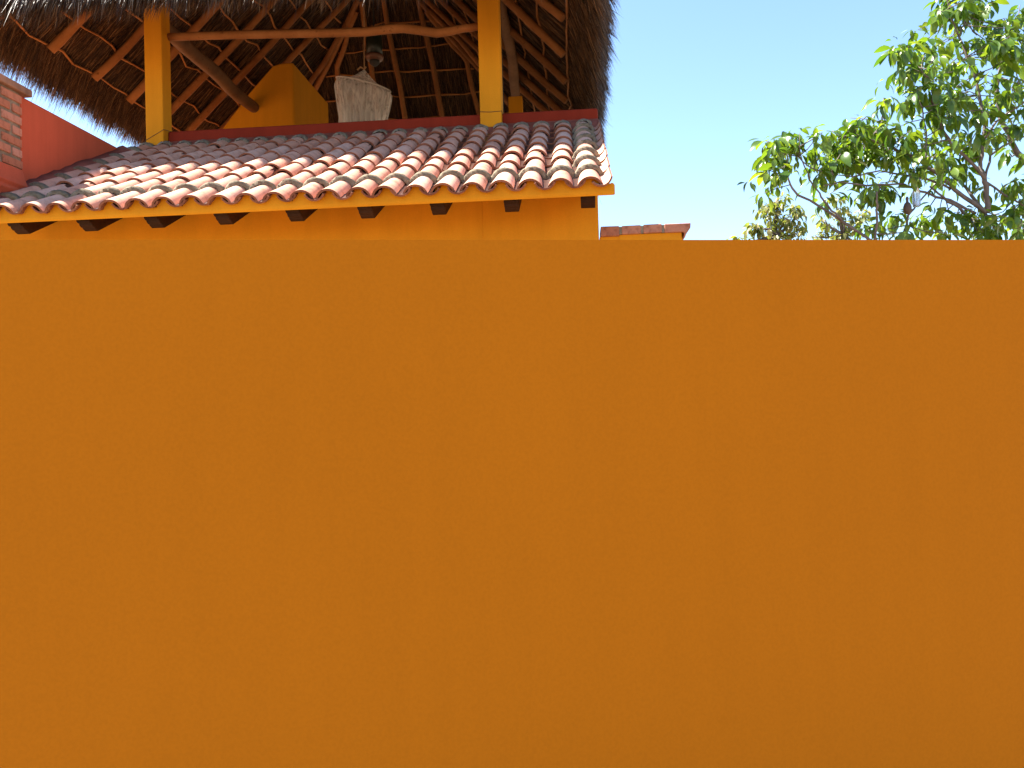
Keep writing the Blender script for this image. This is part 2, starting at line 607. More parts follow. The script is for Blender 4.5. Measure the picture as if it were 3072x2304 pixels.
row_j = [random.uniform(-0.03, 0.03) for _ in ROWX]
row_pos = {}
for r, x in enumerate(ROWX):
    xj = x + random.uniform(-0.008, 0.008) if r else x
    drift = random.uniform(-0.012, 0.012)
    for k, s in enumerate(S_K):
        sj = s + (random.uniform(-0.012, 0.012) if k == 0 else row_j[r] + random.uniform(-0.035, 0.035))
        if k == 1: sj = s + random.uniform(-0.012, 0.012)
        row_pos[(r, k)] = sj
        lay(random.choice(CAPS), 'cap_tile', xj + drift * k / 8 + random.uniform(-0.007, 0.007), sj, random.uniform(-0.004, 0.006),
            math.radians(3.1 + random.uniform(-0.4, 0.5)), roof, random.uniform(-0.024, 0.024), random.uniform(-0.032, 0.032))
PANX = [ROWX[0] + PITCHX / 2 - 0.004] + [x - PITCHX / 2 for x in ROWX]
for r, x in enumerate(PANX):
    for k, s in enumerate(S_K):
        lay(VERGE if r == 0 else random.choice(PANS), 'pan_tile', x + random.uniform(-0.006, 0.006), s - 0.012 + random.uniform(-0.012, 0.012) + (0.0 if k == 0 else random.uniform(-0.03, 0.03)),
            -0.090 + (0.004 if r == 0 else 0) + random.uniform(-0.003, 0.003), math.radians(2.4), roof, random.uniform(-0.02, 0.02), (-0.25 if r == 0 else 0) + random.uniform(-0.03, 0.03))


def band_mesh(name, mat, R, half, width, th, seed, dome=False):
    """lump of cement round the joint of two cap tiles; origin on the crest line"""
    rr = random.Random(seed)
    mb = MB()
    na, nw = 18, 5
    vs = []
    for j in range(nw + 1):
        y = width * j / nw
        e = (0.0, 0.85, 1.0, 0.95, 0.7, 0.0)[j] if not dome else math.sin(math.pi * j / nw) ** 0.5
        if not dome: y = width * (0.0, 0.03, 0.25, 0.55, 0.85, 1.0)[j]
        for i in range(na + 1):
            a = -half + 2 * half * i / na
            edge_fade = 1.0
            r = R + th * e * edge_fade + rr.uniform(-0.006, 0.006)
            yy = y + rr.uniform(-0.011, 0.011) * (1 if j else 0.6)
            if dome and j == nw:
                r *= 0.75
            vs.append((r * math.sin(a), yy, r * math.cos(a) - CAP_R))
    fs = []
    for j in range(nw):
        for i in range(na):
            a0 = j * (na + 1) + i
            fs.append((a0, a0 + 1, a0 + na + 2, a0 + na + 1))
    if dome:
        c = len(vs)
        vs.append((0, width, -CAP_R))
        for i in range(na):
            fs.append((nw * (na + 1) + i, nw * (na + 1) + i + 1, c))
    mb.add(vs, fs)
    me = mb.mesh(name, mat)
    me.polygons.foreach_set('use_smooth', [True] * len(me.polygons))
    return me


BANDS = [band_mesh('mortar_band', M['mortar'], CAP_R - 0.014, math.radians(84), 0.088, 0.036, i) for i in range(4)]
TOPS = [band_mesh('mortar_cap', M['mortar_pale'], CAP_R - 0.012, math.radians(86), 0.11, 0.016, 20 + i, True) for i in range(3)]
for r, x in enumerate(ROWX):
    for k in range(1, 8):
        if k == 1 or r == 0 or r == len(ROWX) - 1:
            s = row_pos[(r, k)]
            lay(random.choice(BANDS), 'mortar_band', x, s - 0.068 + random.uniform(-0.01, 0.01), -0.008, math.radians(1.5), roof, random.uniform(-0.08, 0.08), random.uniform(-0.06, 0.06))
    lay(random.choice(TOPS), 'mortar_cap', x + random.uniform(-0.006, 0.006), 3.06 + random.uniform(-0.03, 0.04), 0.004, 0.0, roof, random.uniform(-0.05, 0.05))

# dusty plaster fillets where tiles meet the walls
f = MB()
y0, y1 = 9.27, 9.512
f.prism_x([(y0, crest(y0) - 0.10), (y1, crest(y1) - 0.10), (y1, 3.165 + CZ), (y0 + 0.10, 3.075 + CZ)], -4.98, 0.29)
f.build('top_fillet', M['fillet'], house, bevel=0.01)
f = MB()
vs, fs = [], []
for i in range(25):
    s = 0.35 + 2.45 * i / 24
    w1 = random.uniform(-0.01, 0.012)
    vs += [roof_pt(-5.11, s, -0.12), roof_pt(-4.985, s, -0.12), roof_pt(-4.99, s, -0.025 + w1 * 0.4), roof_pt(-5.05, s, -0.005 + w1), roof_pt(-5.11, s, 0.03 + w1)]
for i in range(24):
    for k in range(5):
        k2 = (k + 1) % 5
        fs.append((i * 5 + k, i * 5 + k2, (i + 1) * 5 + k2, (i + 1) * 5 + k))
fs += [(0, 1, 2, 3, 4), (120, 124, 123, 122, 121)]
f.add(vs, fs)
f.build('side_fillet', M['fillet'], house, smooth=True)

# red parapet above the tiles, red wall left of them
pa = MB(); pa.box((-4.806, 9.5, 2.5 + CZ), (0.287, 9.70, 3.282 + CZ))
pa.build('parapet', M['red'], house, bevel=0.025, seg=3)
rw = MB(); rw.box((-5.28, 7.29, 1.4 + CZ), (-5.1, 9.55, 2.93 + CZ))
rw.build('side_wall', M['red_faded'], house, bevel=0.012)
dk = MB(); dk.box((-9.0, 7.51, 2.40 + CZ), (-5.285, 9.71, 2.53 + CZ)); dk.box((-9.2, 9.71, 2.556 + CZ), (0.25, 17.0, 2.70 + CZ))
dk.build('terrace_floor', M['deck'], house)

# ------------------------------------------------------------------ brick pillar at the left
bp = empty('brick_pillar')
tag(bp, 'square red brick pillar with stone cap rising beside the tile roof', 'pillar')
PX1, PX0, PY0, PY1 = -5.08, -5.62, 6.74, 7.285
c = MB(); c.box((PX0 + 0.014, PY0 + 0.014, 1.85 + CZ), (PX1 - 0.014, PY1 - 0.010, 2.94 + CZ))
c.build('mortar_core', M['mortar'], bp, bevel=0.004)
ch = 0.1005


def brick(sz):
    key = tuple(round(v, 3) for v in sz)
    if key not in brick.cache:
        mb = MB()
        mb.box((-sz[0] / 2, -sz[1] / 2, -sz[2] / 2), (sz[0] / 2, sz[1] / 2, sz[2] / 2))
        me = mb.mesh('brick', M['brick'])
        brick.cache[key] = me
    return brick.cache[key]


brick.cache = {}


def put_brick(a, b, parent):
    sz = [b[i] - a[i] for i in range(3)]
    o = link(bpy.data.objects.new('brick', brick(sz)), parent)
    o.location = [(a[i] + b[i]) / 2 + random.uniform(-0.003, 0.003) for i in range(3)]
    o.rotation_euler = [random.uniform(-0.012, 0.012) for _ in range(3)]
    bv = o.modifiers.new('bevel', 'BEVEL'); bv.width = 0.008; bv.segments = 2
    return o


for i in range(7):
    z0 = 2.236 + i * ch + CZ
    z1 = z0 + ch - 0.027
    if i % 2 == 0:
        spans = [(PY0, PY0 + 0.245), (PY0 + 0.275, PY1)]
        put = [(PX0 + 0.15, PX1 - 0.15)]
    else:
        spans = [(PY0, PY0 + 0.11), (PY0 + 0.14, PY0 + 0.385), (PY0 + 0.415, PY1)]
        put = [(PX0 + 0.125, PX1 - 0.29), (PX1 - 0.26, PX1 - 0.125)]
    for a, b2 in spans:
        put_brick((PX1 - 0.11, a, z0), (PX1, b2, z1), bp)
        put_brick((PX0, a, z0), (PX0 + 0.11, b2, z1), bp)
    for a, b2 in put:
        put_brick((a, PY0, z0), (b2, PY0 + 0.11, z1), bp)
        put_brick((a, PY1 - 0.11, z0), (b2, PY1, z1), bp)
c = MB(); c.box((PX0 - 0.05, PY0 - 0.05, 2.937 + CZ), (PX1 + 0.035, 7.39, 3.008 + CZ))
c.build('coping', M['coping'], bp, bevel=0.012)
c = MB()
pr = [(PX0 - 0.02, 1.85), (PX1 + 0.01, 1.85), (PX1 + 0.012, 1.95), (PX1 + 0.05, 2.0), (PX1 + 0.035, 2.03), (PX1 + 0.06, 2.06), (PX1 + 0.045, 2.10), (PX1 + 0.005, 2.225), (PX0 - 0.02, 2.225)]
c.prism_y([(x, z + CZ) for x, z in pr], PY0 - 0.03, PY1 - 0.015)
c.build('base_moulding', M['red_faded'], bp, bevel=0.008)

# ------------------------------------------------------------------ low wall with brick coping at the right
lw = empty('low_wall')
tag(lw, 'low ochre wall topped with a row of red bricks right of the house', 'wall')
c = MB(); c.box((0.2045, 7.28, 0), (0.9165, 7.48, 1.385 + CZ)); c.box((0.373, 7.272, 0), (0.9105, 7.3, 1.393 + CZ))
c.build('wall', M['ochre'], lw, bevel=0.006)
ex = [(1385, 1540), (1562, 1722), (1742, 1895), (1918, 2137)]
for i, (a, b2) in enumerate(ex):
    xa = at(1300 + a / 2.765, 690, 7.25).x; xb = at(1300 + b2 / 2.765, 690, 7.25).x
    z0, z1 = 1.390 + CZ, 1.4635 + CZ
    if i < 3:
        put_brick((xa, 7.245, z0 - (0.012 if i == 0 else 0)), (xb, 7.51, z1), lw)
    else:
        e = MB()
        pr = [(xa, z0), (0.925, z0), (0.931, z0 - 0.02), (0.920, z0 - 0.05), (0.937, z0 - 0.046), (0.948, z0 - 0.01), (0.970, z0 + 0.018), (xb - 0.004, z0 + 0.03), (xb, z1), (xa, z1)]
        e.prism_y([(x, z) for x, z in pr], 7.245, 7.51)
        o = e.build('brick', M['brick'], lw, bevel=0.006)
    if i:
        jm = MB(); jm.box((px - 0.002, 7.252, z0 + 0.002), (xa + 0.002, 7.50, z1 - 0.006))
        jm.build('mortar_joint', M['mortar'], lw)
    px = xb

# ------------------------------------------------------------------ palapa
pal = empty('palapa')
tag(pal, 'thatched palapa roof on square ochre columns above the tile roof', 'palapa')
TL, TR = 0.9556, 1.013
XL, XR, ZR0 = -6.35, -0.09, 4.42           # rafter ends
RX0, RX1, RYF, RYB, RZ = -3.65, -2.636, 11.2, 14.1, 7.0
TF, TB = 1.0, 1.0


def plane(side, a, down):
    """point of the rafter plane: a along the eave, 'down' metres of height below the ridge"""
    z = RZ - down
    if side == 'L': return V(RX0 - down / TL, a, z)
    if side == 'R': return V(RX1 + down / TR, a, z)
    if side == 'F': return V(a, RYF - down / TF, z)
    return V(a, RYB + down / TB, z)


NRM = {'L': Vector((-TL, 0, 1)).normalized(), 'R': Vector((TR, 0, 1)).normalized(), 'F': Vector((0, -TF, 1)).normalized(), 'B': Vector((0, TB, 1)).normalized()}
DWN = {'L': Vector((-1, 0, -TL)).normalized(), 'R': Vector((1, 0, -TR)).normalized(), 'F': Vector((0, -1, -TF)).normalized(), 'B': Vector((0, 1, -TB)).normalized()}
ALG = {'L': Vector((0, 1, 0)), 'R': Vector((0, 1, 0)), 'F': Vector((1, 0, 0)), 'B': Vector((1, 0, 0))}


def span(side, down):
    """extent along the eave direction at a given height below the ridge"""
    if side in 'LR': return RYF - down / TF, RYB + down / TB
    return RX0 - down / TL, RX1 + down / TR


def blades(P, D, L, Wd, droop, bend=0.12):
    """n tapered strips; returns verts, loops, loop totals"""
    nn = len(P)
    Dn = D / np.linalg.norm(D, axis=1, keepdims=True)
    rnd = rng.normal(size=(nn, 3))
    S = np.cross(Dn, rnd); S /= np.linalg.norm(S, axis=1, keepdims=True)
    Bv = np.cross(Dn, S) * (rng.normal(size=(nn, 1)) * bend * L[:, None])
    p1 = P + Dn * (L * 0.55)[:, None] + Bv * 0.5
    p1[:, 2] -= droop * 0.3
    p2 = P + Dn * L[:, None] + Bv
    p2[:, 2] -= droop
    hw = (Wd * 0.5)[:, None]
    vs = np.stack([P - S * hw, P + S * hw, p1 + S * hw * 0.85, p1 - S * hw * 0.85, p2], 1).reshape(-1, 3)
    base = (np.arange(nn) * 5)[:, None]
    lp = (base + np.array([0, 1, 2, 3, 3, 2, 4])[None]).ravel()
    lt = np.tile(np.array([4, 3]), nn)
    return vs, lp, lt


def merge(parts):
    vs, lp, lt, mi = [], [], [], []
    off = 0
    for (v, l, t, m_) in parts:
        vs.append(v); lp.append(l + off); lt.append(t); mi.append(np.full(len(t), m_)); off += len(v)
    return np.concatenate(vs), np.concatenate(lp), np.concatenate(lt), np.concatenate(mi)


EAVE = {'L': 2.76, 'R': 2.80, 'F': 2.72, 'B': 2.75}        # sheet bottom, metres below ridge
PUR = 0.315


def rand_on(side, nn, dlo, dhi, off_lo, off_hi, alo=None, ahi=None):
    out = np.zeros((nn, 3)); dn = rng.uniform(dlo, dhi, nn)
    nrm = np.array(NRM[side])
    u = rng.uniform(0, 1, nn); of = rng.uniform(off_lo, off_hi, nn)
    for i in range(nn):
        a, b2 = span(side, dn[i])
        if alo is not None: a = max(a, alo)
        if ahi is not None: b2 = min(b2, ahi)
        out[i] = plane(side, a + (b2 - a) * u[i], dn[i])
    return out + nrm * of[:, None], dn


def sheet(side, off, d0, d1, flip):
    a0, b0 = span(side, d0); a1, b1 = span(side, d1)
    a0 -= 0.3; a1 -= 0.3; b0 += 0.3; b1 += 0.3
    nv = NRM[side] * off
    p = [plane(side, a0, d0) + nv, plane(side, b0, d0) + nv, plane(side, b1, d1) + nv, plane(side, a1, d1) + nv]
    return np.array([list(x) for x in (p if not flip else p[::-1])]), np.array([0, 1, 2, 3]), np.array([4])


UND, TOPO = 0.105, 0.38
for side in 'LRFB':
    parts = []
    for off, fl in ((UND, False), (TOPO, True)):
        v, l, t = sheet(side, off, -0.15 if off == TOPO else -0.05, EAVE[side] - (0.12 if off == UND else 0.02), fl)
        parts.append((v, l, t, 2))
    dn, al = np.array(DWN[side]), np.array(ALG[side])
    nrm = np.array(NRM[side])
    # loose underside strands
    nn = {'L': 26000, 'R': 17000, 'B': 15000, 'F': 8000}[side]
    P, _ = rand_on(side, nn, 0.0, EAVE[side] - 0.1, UND - 0.022, UND - 0.002)
    L = rng.uniform(0.25, 0.6, nn)
    D = dn + al * rng.normal(0, 0.10, nn)[:, None] + nrm * rng.normal(-0.01, 0.02, nn)[:, None]
    parts.append((*blades(P, D, L, rng.uniform(0.004, 0.011, nn), np.zeros(nn), 0.02), 0))
    # courses: bundles ending a little above every stick
    k = int(EAVE[side] / PUR)
    nn = nn // 2
    row = rng.integers(0, k + 1, nn)
    P = np.zeros((nn, 3)); u = rng.uniform(0, 1, nn)
    for i in range(nn):
        d = 2.58 - row[i] * PUR - 0.36 + rng.uniform(-0.03, 0.05)
        a, b2 = span(side, max(d, -0.3))
        P[i] = plane(side, a + (b2 - a) * u[i], d)
    P += nrm * (UND + 0.005)
    D = dn + al * rng.normal(0, 0.05, nn)[:, None] - nrm * rng.uniform(0.05, 0.16, nn)[:, None]
    parts.append((*blades(P, D, rng.uniform(0.20, 0.33, nn), rng.uniform(0.004, 0.010, nn), np.zeros(nn), 0.02), 0))
    # eave fringe through the thickness of the thatch
    nn = {'L': 30000, 'R': 26000, 'F': 26000, 'B': 5000}[side]
    P, _ = rand_on(side, nn, EAVE[side] - 0.30, EAVE[side] + 0.02, UND, TOPO)
    tt = ((P - np.array(plane(side, 0, 0))) @ nrm)
    clump = np.sin(P @ al * 9.0 + 2 * np.sin(P @ al * 3.1)) * 0.5 + np.sin(P @ al * 23.0) * 0.3
    L = rng.uniform(0.18, 0.40, nn) * (1 + 0.22 * clump) + np.where(rng.uniform(size=nn) < 0.03, rng.uniform(0.05, 0.22, nn), 0)
    D = dn * 1.0 + np.array([0, 0, -0.55]) + al * rng.normal(0, 0.12, nn)[:, None] + rng.normal(0, 0.06, (nn, 3))
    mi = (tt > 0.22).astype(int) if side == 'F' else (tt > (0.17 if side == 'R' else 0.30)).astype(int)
    dr = rng.uniform(0.02, 0.12, nn)
    if side == 'R': L = L * 0.6 + 0.1
    for mval in (0, 1):
        s_ = mi == mval
        if s_.any():
            parts.append((*blades(P[s_], D[s_], L[s_], rng.uniform(0.004, 0.010, s_.sum()), dr[s_]), mval))
    # weathered outer surface
    nn = {'L': 9000, 'R': 9000, 'F': 12000, 'B': 2500}[side]
    P, _ = rand_on(side, nn, 0.2 if side != 'F' else 0.6, EAVE[side], TOPO - 0.02, TOPO + 0.02)
    D = dn + al * rng.normal(0, 0.2, nn)[:, None] + nrm * rng.normal(0.0, 0.06, nn)[:, None]
    parts.append((*blades(P, D, rng.uniform(0.12, 0.32, nn), rng.uniform(0.006, 0.014, nn), rng.uniform(0, 0.05, nn)), 1))
    v, l, t, mi = merge(parts)
    me = np_mesh('thatch', v, l, t, [M['thatch'], M['thatch_out'], M['core']], mi)
    tag(link(bpy.data.objects.new('thatch', me), pal), kind='stuff')
# ridge cap
c = MB()
c.box((RX0 - 0.35, RYF - 0.3, RZ + 0.02 + CZ), (RX1 + 0.35, RYB + 0.3, RZ + 0.5 + CZ))
c.build('ridge_cap', M['core'], pal, bevel=0.12)


def pole(name, a, b2, r0, r1, mat, parent, wob=0.012, seg=9, n_=9, bends=None):
    a, b2 = Vector(a), Vector(b2)
    t = (b2 - a).normalized()
    u = t.orthogonal().normalized(); w_ = t.cross(u)
    ph = [random.uniform(0, 6.28) for _ in range(4)]
    pts, rad = [], []
    for i in range(seg + 1):
        f_ = i / seg
        o1 = wob * (math.sin(f_ * 5 + ph[0]) + 0.6 * math.sin(f_ * 13 + ph[1]))
        o2 = wob * (math.sin(f_ * 6 + ph[2]) + 0.6 * math.sin(f_ * 11 + ph[3]))
        pts.append(a.lerp(b2, f_) + u * o1 + w_ * o2)
        rad.append((r0 + (r1 - r0) * f_) * (1 + random.uniform(-0.06, 0.06)))
    mb = MB()
    mb.tube(pts, rad, n_, rough=0.02)
    o = mb.build(name, mat, parent, smooth=True)
    o.data.set_sharp_from_angle(angle=math.radians(60))
    return o


def prj(p, side):
    return p


# rafters (left and right slopes run square to the ridge, the back ones down the far hip)
for y in (9.65, 10.59, 11.41, 12.33, 13.08, 13.83):
    pole('rafter', plane('L', y, 2.585), plane('L', min(max(y, 11.25), 14.0) if y > 11 else y + (0.0 if y > 11.1 else 0.05), 0.05 if y > 11.1 else max(0.05, (RYF - y) * TF + 0.1)), 0.058, 0.046, M['pole'], pal)
for y in (9.70, 10.69, 11.66, 12.43, 13.2, 13.9):
    pole('rafter', plane('R', y, 2.585), plane('R', y, 0.05 if y > 11.1 else max(0.05, (RYF - y) * TF + 0.1)), 0.056, 0.044, M['pole'], pal)
for y, side in ((8.72, 'L'), (8.76, 'R')):
    pole('rafter', plane(side, y, 2.585), plane(side, y + 0.1, 2.45), 0.05, 0.05, M['pole'], pal, wob=0.002)
# back slope
for xa, xb in ((-3.61, -3.80), (-3.216, -3.2), (-2.60, -2.40)):
    pole('rafter', plane('B', xa, 0.03), plane('B', xb, 2.55), 0.046, 0.056, M['pole'], pal)
pole('rafter', plane('B', -3.72, 0.15), plane('B', -4.30, 0.82), 0.044, 0.046, M['pole'], pal)
pole('rafter', plane('B', -4.288, 0.80), plane('B', -4.62, 2.5), 0.046, 0.052, M['pole'], pal)
pole('rafter', plane('B', -2.50, 0.20), plane('B', -1.90, 0.86), 0.044, 0.046, M['pole'], pal)
pole('rafter', plane('B', -1.90, 0.82), plane('B', -1.60, 2.5), 0.045, 0.052, M['pole'], pal)
pole('hip_rafter', V(RX0, RYB, RZ - 0.02), plane('L', RYB + 2.4, 2.4), 0.05, 0.06, M['pole'], pal)
pole('hip_rafter', V(RX1, RYB, RZ - 0.02), plane('R', RYB + 2.4, 2.4), 0.05, 0.06, M['pole'], pal)
pole('rafter', plane('R', 14.25, 0.06), plane('R', 14.65, 1.15), 0.045, 0.05, M['pole'], pal)
pole('rafter', plane('L', 14.25, 0.06), plane('L', 15.0, 1.20), 0.045, 0.05, M['pole'], pal)
for x in (-5.9, -5.0, -4.1, -3.1, -2.1, -1.2, -0.4):
    d0 = 0.1 if RX0 < x < RX1 else (abs(x - (RX0 if x < RX0 else RX1)) + 0.1)
    if d0 < 2.4:
        pole('rafter', plane('F', x, 2.5), plane('F', x, d0), 0.055, 0.045, M['pole'], pal)
# thin sticks laid across the rafters
for side in 'LRBF':
    for k in range(9):
        d = 2.56 - k * PUR + random.uniform(-0.02, 0.02)
        if d < 0.12 or (side == 'F' and k > 5): continue
        a, b2 = span(side, d)
        a += 0.1; b2 -= 0.1
        nrm = NRM[side] * 0.062
        seg = max(4, int((b2 - a) / 0.28))
        pts = []
        for i in range(seg + 1):
            x = a + (b2 - a) * i / seg
            pts.append(plane(side, x, d + random.gauss(0, 0.016)) + nrm + NRM[side] * random.gauss(0, 0.006))
        mb = MB(); mb.tube(pts, [random.uniform(0.012, 0.018) for _ in pts], 6)
        mb.build('purlin', M['stick'], pal, smooth=True)

# columns
cl = MB(); cl.box((-5.024, 9.4, 2.6 + CZ), (-4.808, 9.62, 5.2 + CZ))
cl.build('column', M['ochre'], pal, bevel=0.012)
cl = MB(); cl.box((-1.052, 9.4, 2.6 + CZ), (-0.806, 9.64, 5.55 + CZ))
cl.build('column', M['ochre'], pal, bevel=0.010)
cl = MB(); cl.box((-1.0, 13.0, 2.6 + CZ), (-0.784, 13.22, 4.745 + CZ))
cl.build('column', M['ochre'], pal, bevel=0.012)
wr = MB()
zw = at(1470, 335, 9.4).z
wr.tube([(-1.055, 9.397, zw + 0.004), (-0.93, 9.396, zw - 0.006), (-0.803, 9.397, zw), (-0.80, 9.64, zw + 0.012), (-0.802, 9.645, 5.5 + CZ)], 0.0035, 5)
wr.build('wire', M['cord'], pal)
wr = MB()
wr.tube([(-5.028, 9.397, 3.15 + CZ), (-4.80, 9.396, 3.27 + CZ), (-4.80, 9.63, 3.31 + CZ)], 0.003, 5)
wr.build('wire', M['cord'], pal)
# beams
pole('beam', V(-4.93, 9.6, 4.60), V(-4.90, 12.46, 4.60), 0.094, 0.086, M['dark_beam'], pal, 0.018, 10, 12)
pole('beam', V(-0.93, 9.66, 5.46), V(-0.90, 13.6, 4.93), 0.08, 0.075, M['dark_beam'], pal, 0.018, 10, 12)
cb = [(-4.82, 4.445), (-4.528, 4.438), (-4.016, 4.422), (-3.403, 4.395), (-2.795, 4.369), (-2.394, 4.355), (-2.1, 4.372), (-1.95, 4.372), (-1.75, 4.335), (-1.56, 4.291), (-1.42, 4.297), (-1.25, 4.322), (-1.0, 4.335)]
mb = MB(); mb.tube([V(x, 9.58, z) for x, z in cb], [0.044, 0.047, 0.049, 0.05, 0.05, 0.052, 0.055, 0.055, 0.053, 0.055, 0.05, 0.046, 0.044], 12, rough=0.03)
mb.build('tie_beam', M['pole'], pal, smooth=True)

# ------------------------------------------------------------------ under the palapa
fp = MB()
pr = [(-4.263, 2.70), (-4.263, 5.262), (-4.49, 5.258), (-4.60, 5.22), (-4.984, 4.818), (-5.41, 4.304), (-5.75, 3.85), (-5.75, 2.70)]
fp.prism_y([(x, z + CZ) for x, z in pr][::-1], 12.44, 14.25)
tag(fp.build('fireplace_hood', M['ochre'], bevel=0.035, seg=3), 'big ochre plastered fireplace hood with one sloping side under the thatch', 'fireplace')

net = empty('mosquito_net')
tag(net, 'white gauze bed net gathered on a tilted hoop under the thatch', 'bed net')
NC = V(-2.93, 11.5, 4.478); NR = 0.385
tiltm = Matrix.Rotation(math.radians(15.5), 3, 'Y') @ Matrix.Rotation(math.radians(9), 3, 'X')
NS = 96


def hoop(a, r): return NC + tiltm @ Vector((r * math.cos(a), r * math.sin(a), 0))


mb = MB(); mb.tube([hoop(2 * math.pi * i / 48, NR) for i in range(49)], 0.010, 6)
mb.build('hoop', M['hoop'], net, smooth=True)
knot = V(-2.915, 11.5, 4.70)
mb = MB(); vs, fs = [], []
for j in range(7):
    f_ = j / 6
    for i in range(NS):
        a = 2 * math.pi * i / NS
        p = knot.lerp(hoop(a, NR), f_); p = p - Vector((0, 0, 0.05 * math.sin(math.pi * f_)))
        vs.append(p)
for j in range(6):
    for i in range(NS):
        i2 = (i + 1) % NS
        fs.append((j * NS + i, j * NS + i2, (j + 1) * NS + i2, (j + 1) * NS + i))
mb.add(vs, fs); mb.build('canopy_top', M['net'], net, smooth=True)
mb = MB(); vs, fs = [], []
for j in range(19):
    f_ = j / 18
    for i in range(NS):
        a = 2 * math.pi * i / NS
        tp = hoop(a, NR + 0.004)
        rr = 0.30 + 0.03 * math.sin(a * 9 + 1) + 0.018 * math.sin(a * 23)
        bt = V(-2.955 + rr * math.cos(a), 11.5 + rr * math.sin(a), 3.985)
        p = tp.lerp(bt, min(1.0, f_ * 1.0)) if f_ <= 1 else bt
        k_ = math.sin(math.pi * min(1, f_) ** 0.6) * 0.03 - 0.03 * max(0, 1 - f_ * 6)
        p = p + Vector((math.cos(a), math.sin(a), 0)) * (k_ + 0.010 * min(1, f_ * 5) * math.sin(a * 26))
        vs.append(p)
for j in range(7):
    for i in range(NS):
        a = 2 * math.pi * i / NS
        rr = 0.30 + 0.035 * math.sin(a * 9 + 1) + 0.02 * math.sin(a * 23) + 0.02 * j
        vs.append(V(-2.955 + rr * math.cos(a), 11.5 + rr * math.sin(a), 3.985 - 0.17 * (j + 1)))
for j in range(25):
    for i in range(NS):
        i2 = (i + 1) % NS
        fs.append((j * NS + i, j * NS + i2, (j + 1) * NS + i2, (j + 1) * NS + i))
mb.add(vs, fs); mb.build('drape', M['net'], net, smooth=True)
mb = MB(); mb.tube([knot - Vector((0, 0, 0.02)), knot + Vector((0.005, 0, 0.25)), knot + Vector((0.02, 0, 0.9)), knot + Vector((0.03, 0, 2.1))], 0.008, 6)
mb.tube([knot + Vector((-0.10, 0, -0.01)), knot + Vector((-0.05, -0.01, 0.03)), knot + Vector((0, 0, 0.0)), knot + Vector((0.03, -0.01, 0.03))], 0.014, 6)
mb.build('rope', M['rope'], net, smooth=True)

lt = empty('hanging_lantern')
tag(lt, 'dark hanging fixture with a coppery rim behind the bed net', 'lantern')
LC = V(-2.885, 12.0, 0)
mb = MB(); mb.tube([LC + Vector((0, 0, 5.42)), LC + Vector((0.01, 0, 6.95))], 0.012, 6); mb.build('cord', M['cord'], lt)
mb = MB(); mb.lathe([(0.0, 5.46), (0.09, 5.45), (0.118, 5.40), (0.122, 5.25), (0.118, 5.11), (0.0, 5.10)], LC, 28); mb.build('shade', M['dark_glass'], lt, smooth=True)
mb = MB(); mb.lathe([(0.0, 5.105), (0.125, 5.103), (0.138, 5.075), (0.12, 5.035), (0.085, 5.02), (0.0, 5.025)], LC, 28); mb.build('rim', M['bronze'], lt, smooth=True)
mb = MB(); mb.lathe([(0.0, 5.03), (0.075, 5.02), (0.07, 4.98), (0.03, 4.945), (0.0, 4.94)], LC, 24); mb.build('socket', M['cord'], lt, smooth=True)

# ------------------------------------------------------------------ trees
LEAF_SEG = 6


def leaf_shape(length, width, fold, droop):
    """leaf outline along +X, curved downwards, blade folded along the midrib"""
    us = [0, 0.18, 0.42, 0.66, 0.86, 1.0]
    ws = [0.05, 0.62, 1.0, 0.86, 0.42, 0.0]
    vs = []
    for u, w_ in zip(us, ws):
        x = length * u * (1 - 0.12 * droop * u)
        z = -droop * length * u * u * 0.5
        hw = width * 0.5 * w_
        vs += [(x, -hw, z + fold * hw), (x, 0, z), (x, hw, z + fold * hw)]
    fs = []
    for i in range(5):
        a = i * 3
        fs += [(a, a + 3, a + 4, a + 1), (a + 1, a + 4, a + 5, a + 2)]
    return np.array(vs), fs


SHAPES = [leaf_shape(1.0, w_, fo, dr) for w_, fo, dr in ((0.42, 0.35, 0.6), (0.48, 0.25, 1.0), (0.36, 0.5, 0.8), (0.52, 0.2, 0.4), (0.30, 0.6, 0.9))]
LEAF_ME = []
for v, fs in SHAPES:
    mb = MB(); mb.add(v, fs)
    me = mb.mesh('leaf', M['leaf']); me.polygons.foreach_set('use_smooth', [True] * len(me.polygons))
    LEAF_ME.append(me)


def leaf_matrix(base, direction, size, roll):
    d = Vector(direction).normalized()
    up = Vector((0, 0, 1))
    s = up.cross(d)
    if s.length < 1e-3: s = Vector((1, 0, 0))
    s.normalize()
    n_ = d.cross(s)
    s2 = s * math.cos(roll) + n_ * math.sin(roll)
    n2 = d.cross(s2)
    mt_ = Matrix((d, s2, n2)).transposed().to_4x4()
    return Matrix.Translation(base) @ mt_ @ Matrix.Scale(size, 4)


def rosette(c, nl, size, leaves, tilt=0.25, axis=None):
    """leaves spread round a twig end and hang a little"""
    a0 = random.uniform(0, 6.28)
    for i in range(nl):
        a = a0 + 6.283 * i / nl + random.uniform(-0.35, 0.35)
        el = random.uniform(-1.15, 0.25) - 0.15
        d = Vector((math.cos(a) * math.cos(el), math.sin(a) * math.cos(el), math.sin(el)))
        b_ = c + Vector((random.gauss(0, 0.02), random.gauss(0, 0.02), random.gauss(0, 0.025))) + d * random.uniform(0.02, 0.06)
        leaves.append((b_, d, size * random.uniform(0.6, 1.15), random.uniform(-0.6, 0.6), random.randrange(len(SHAPES))))


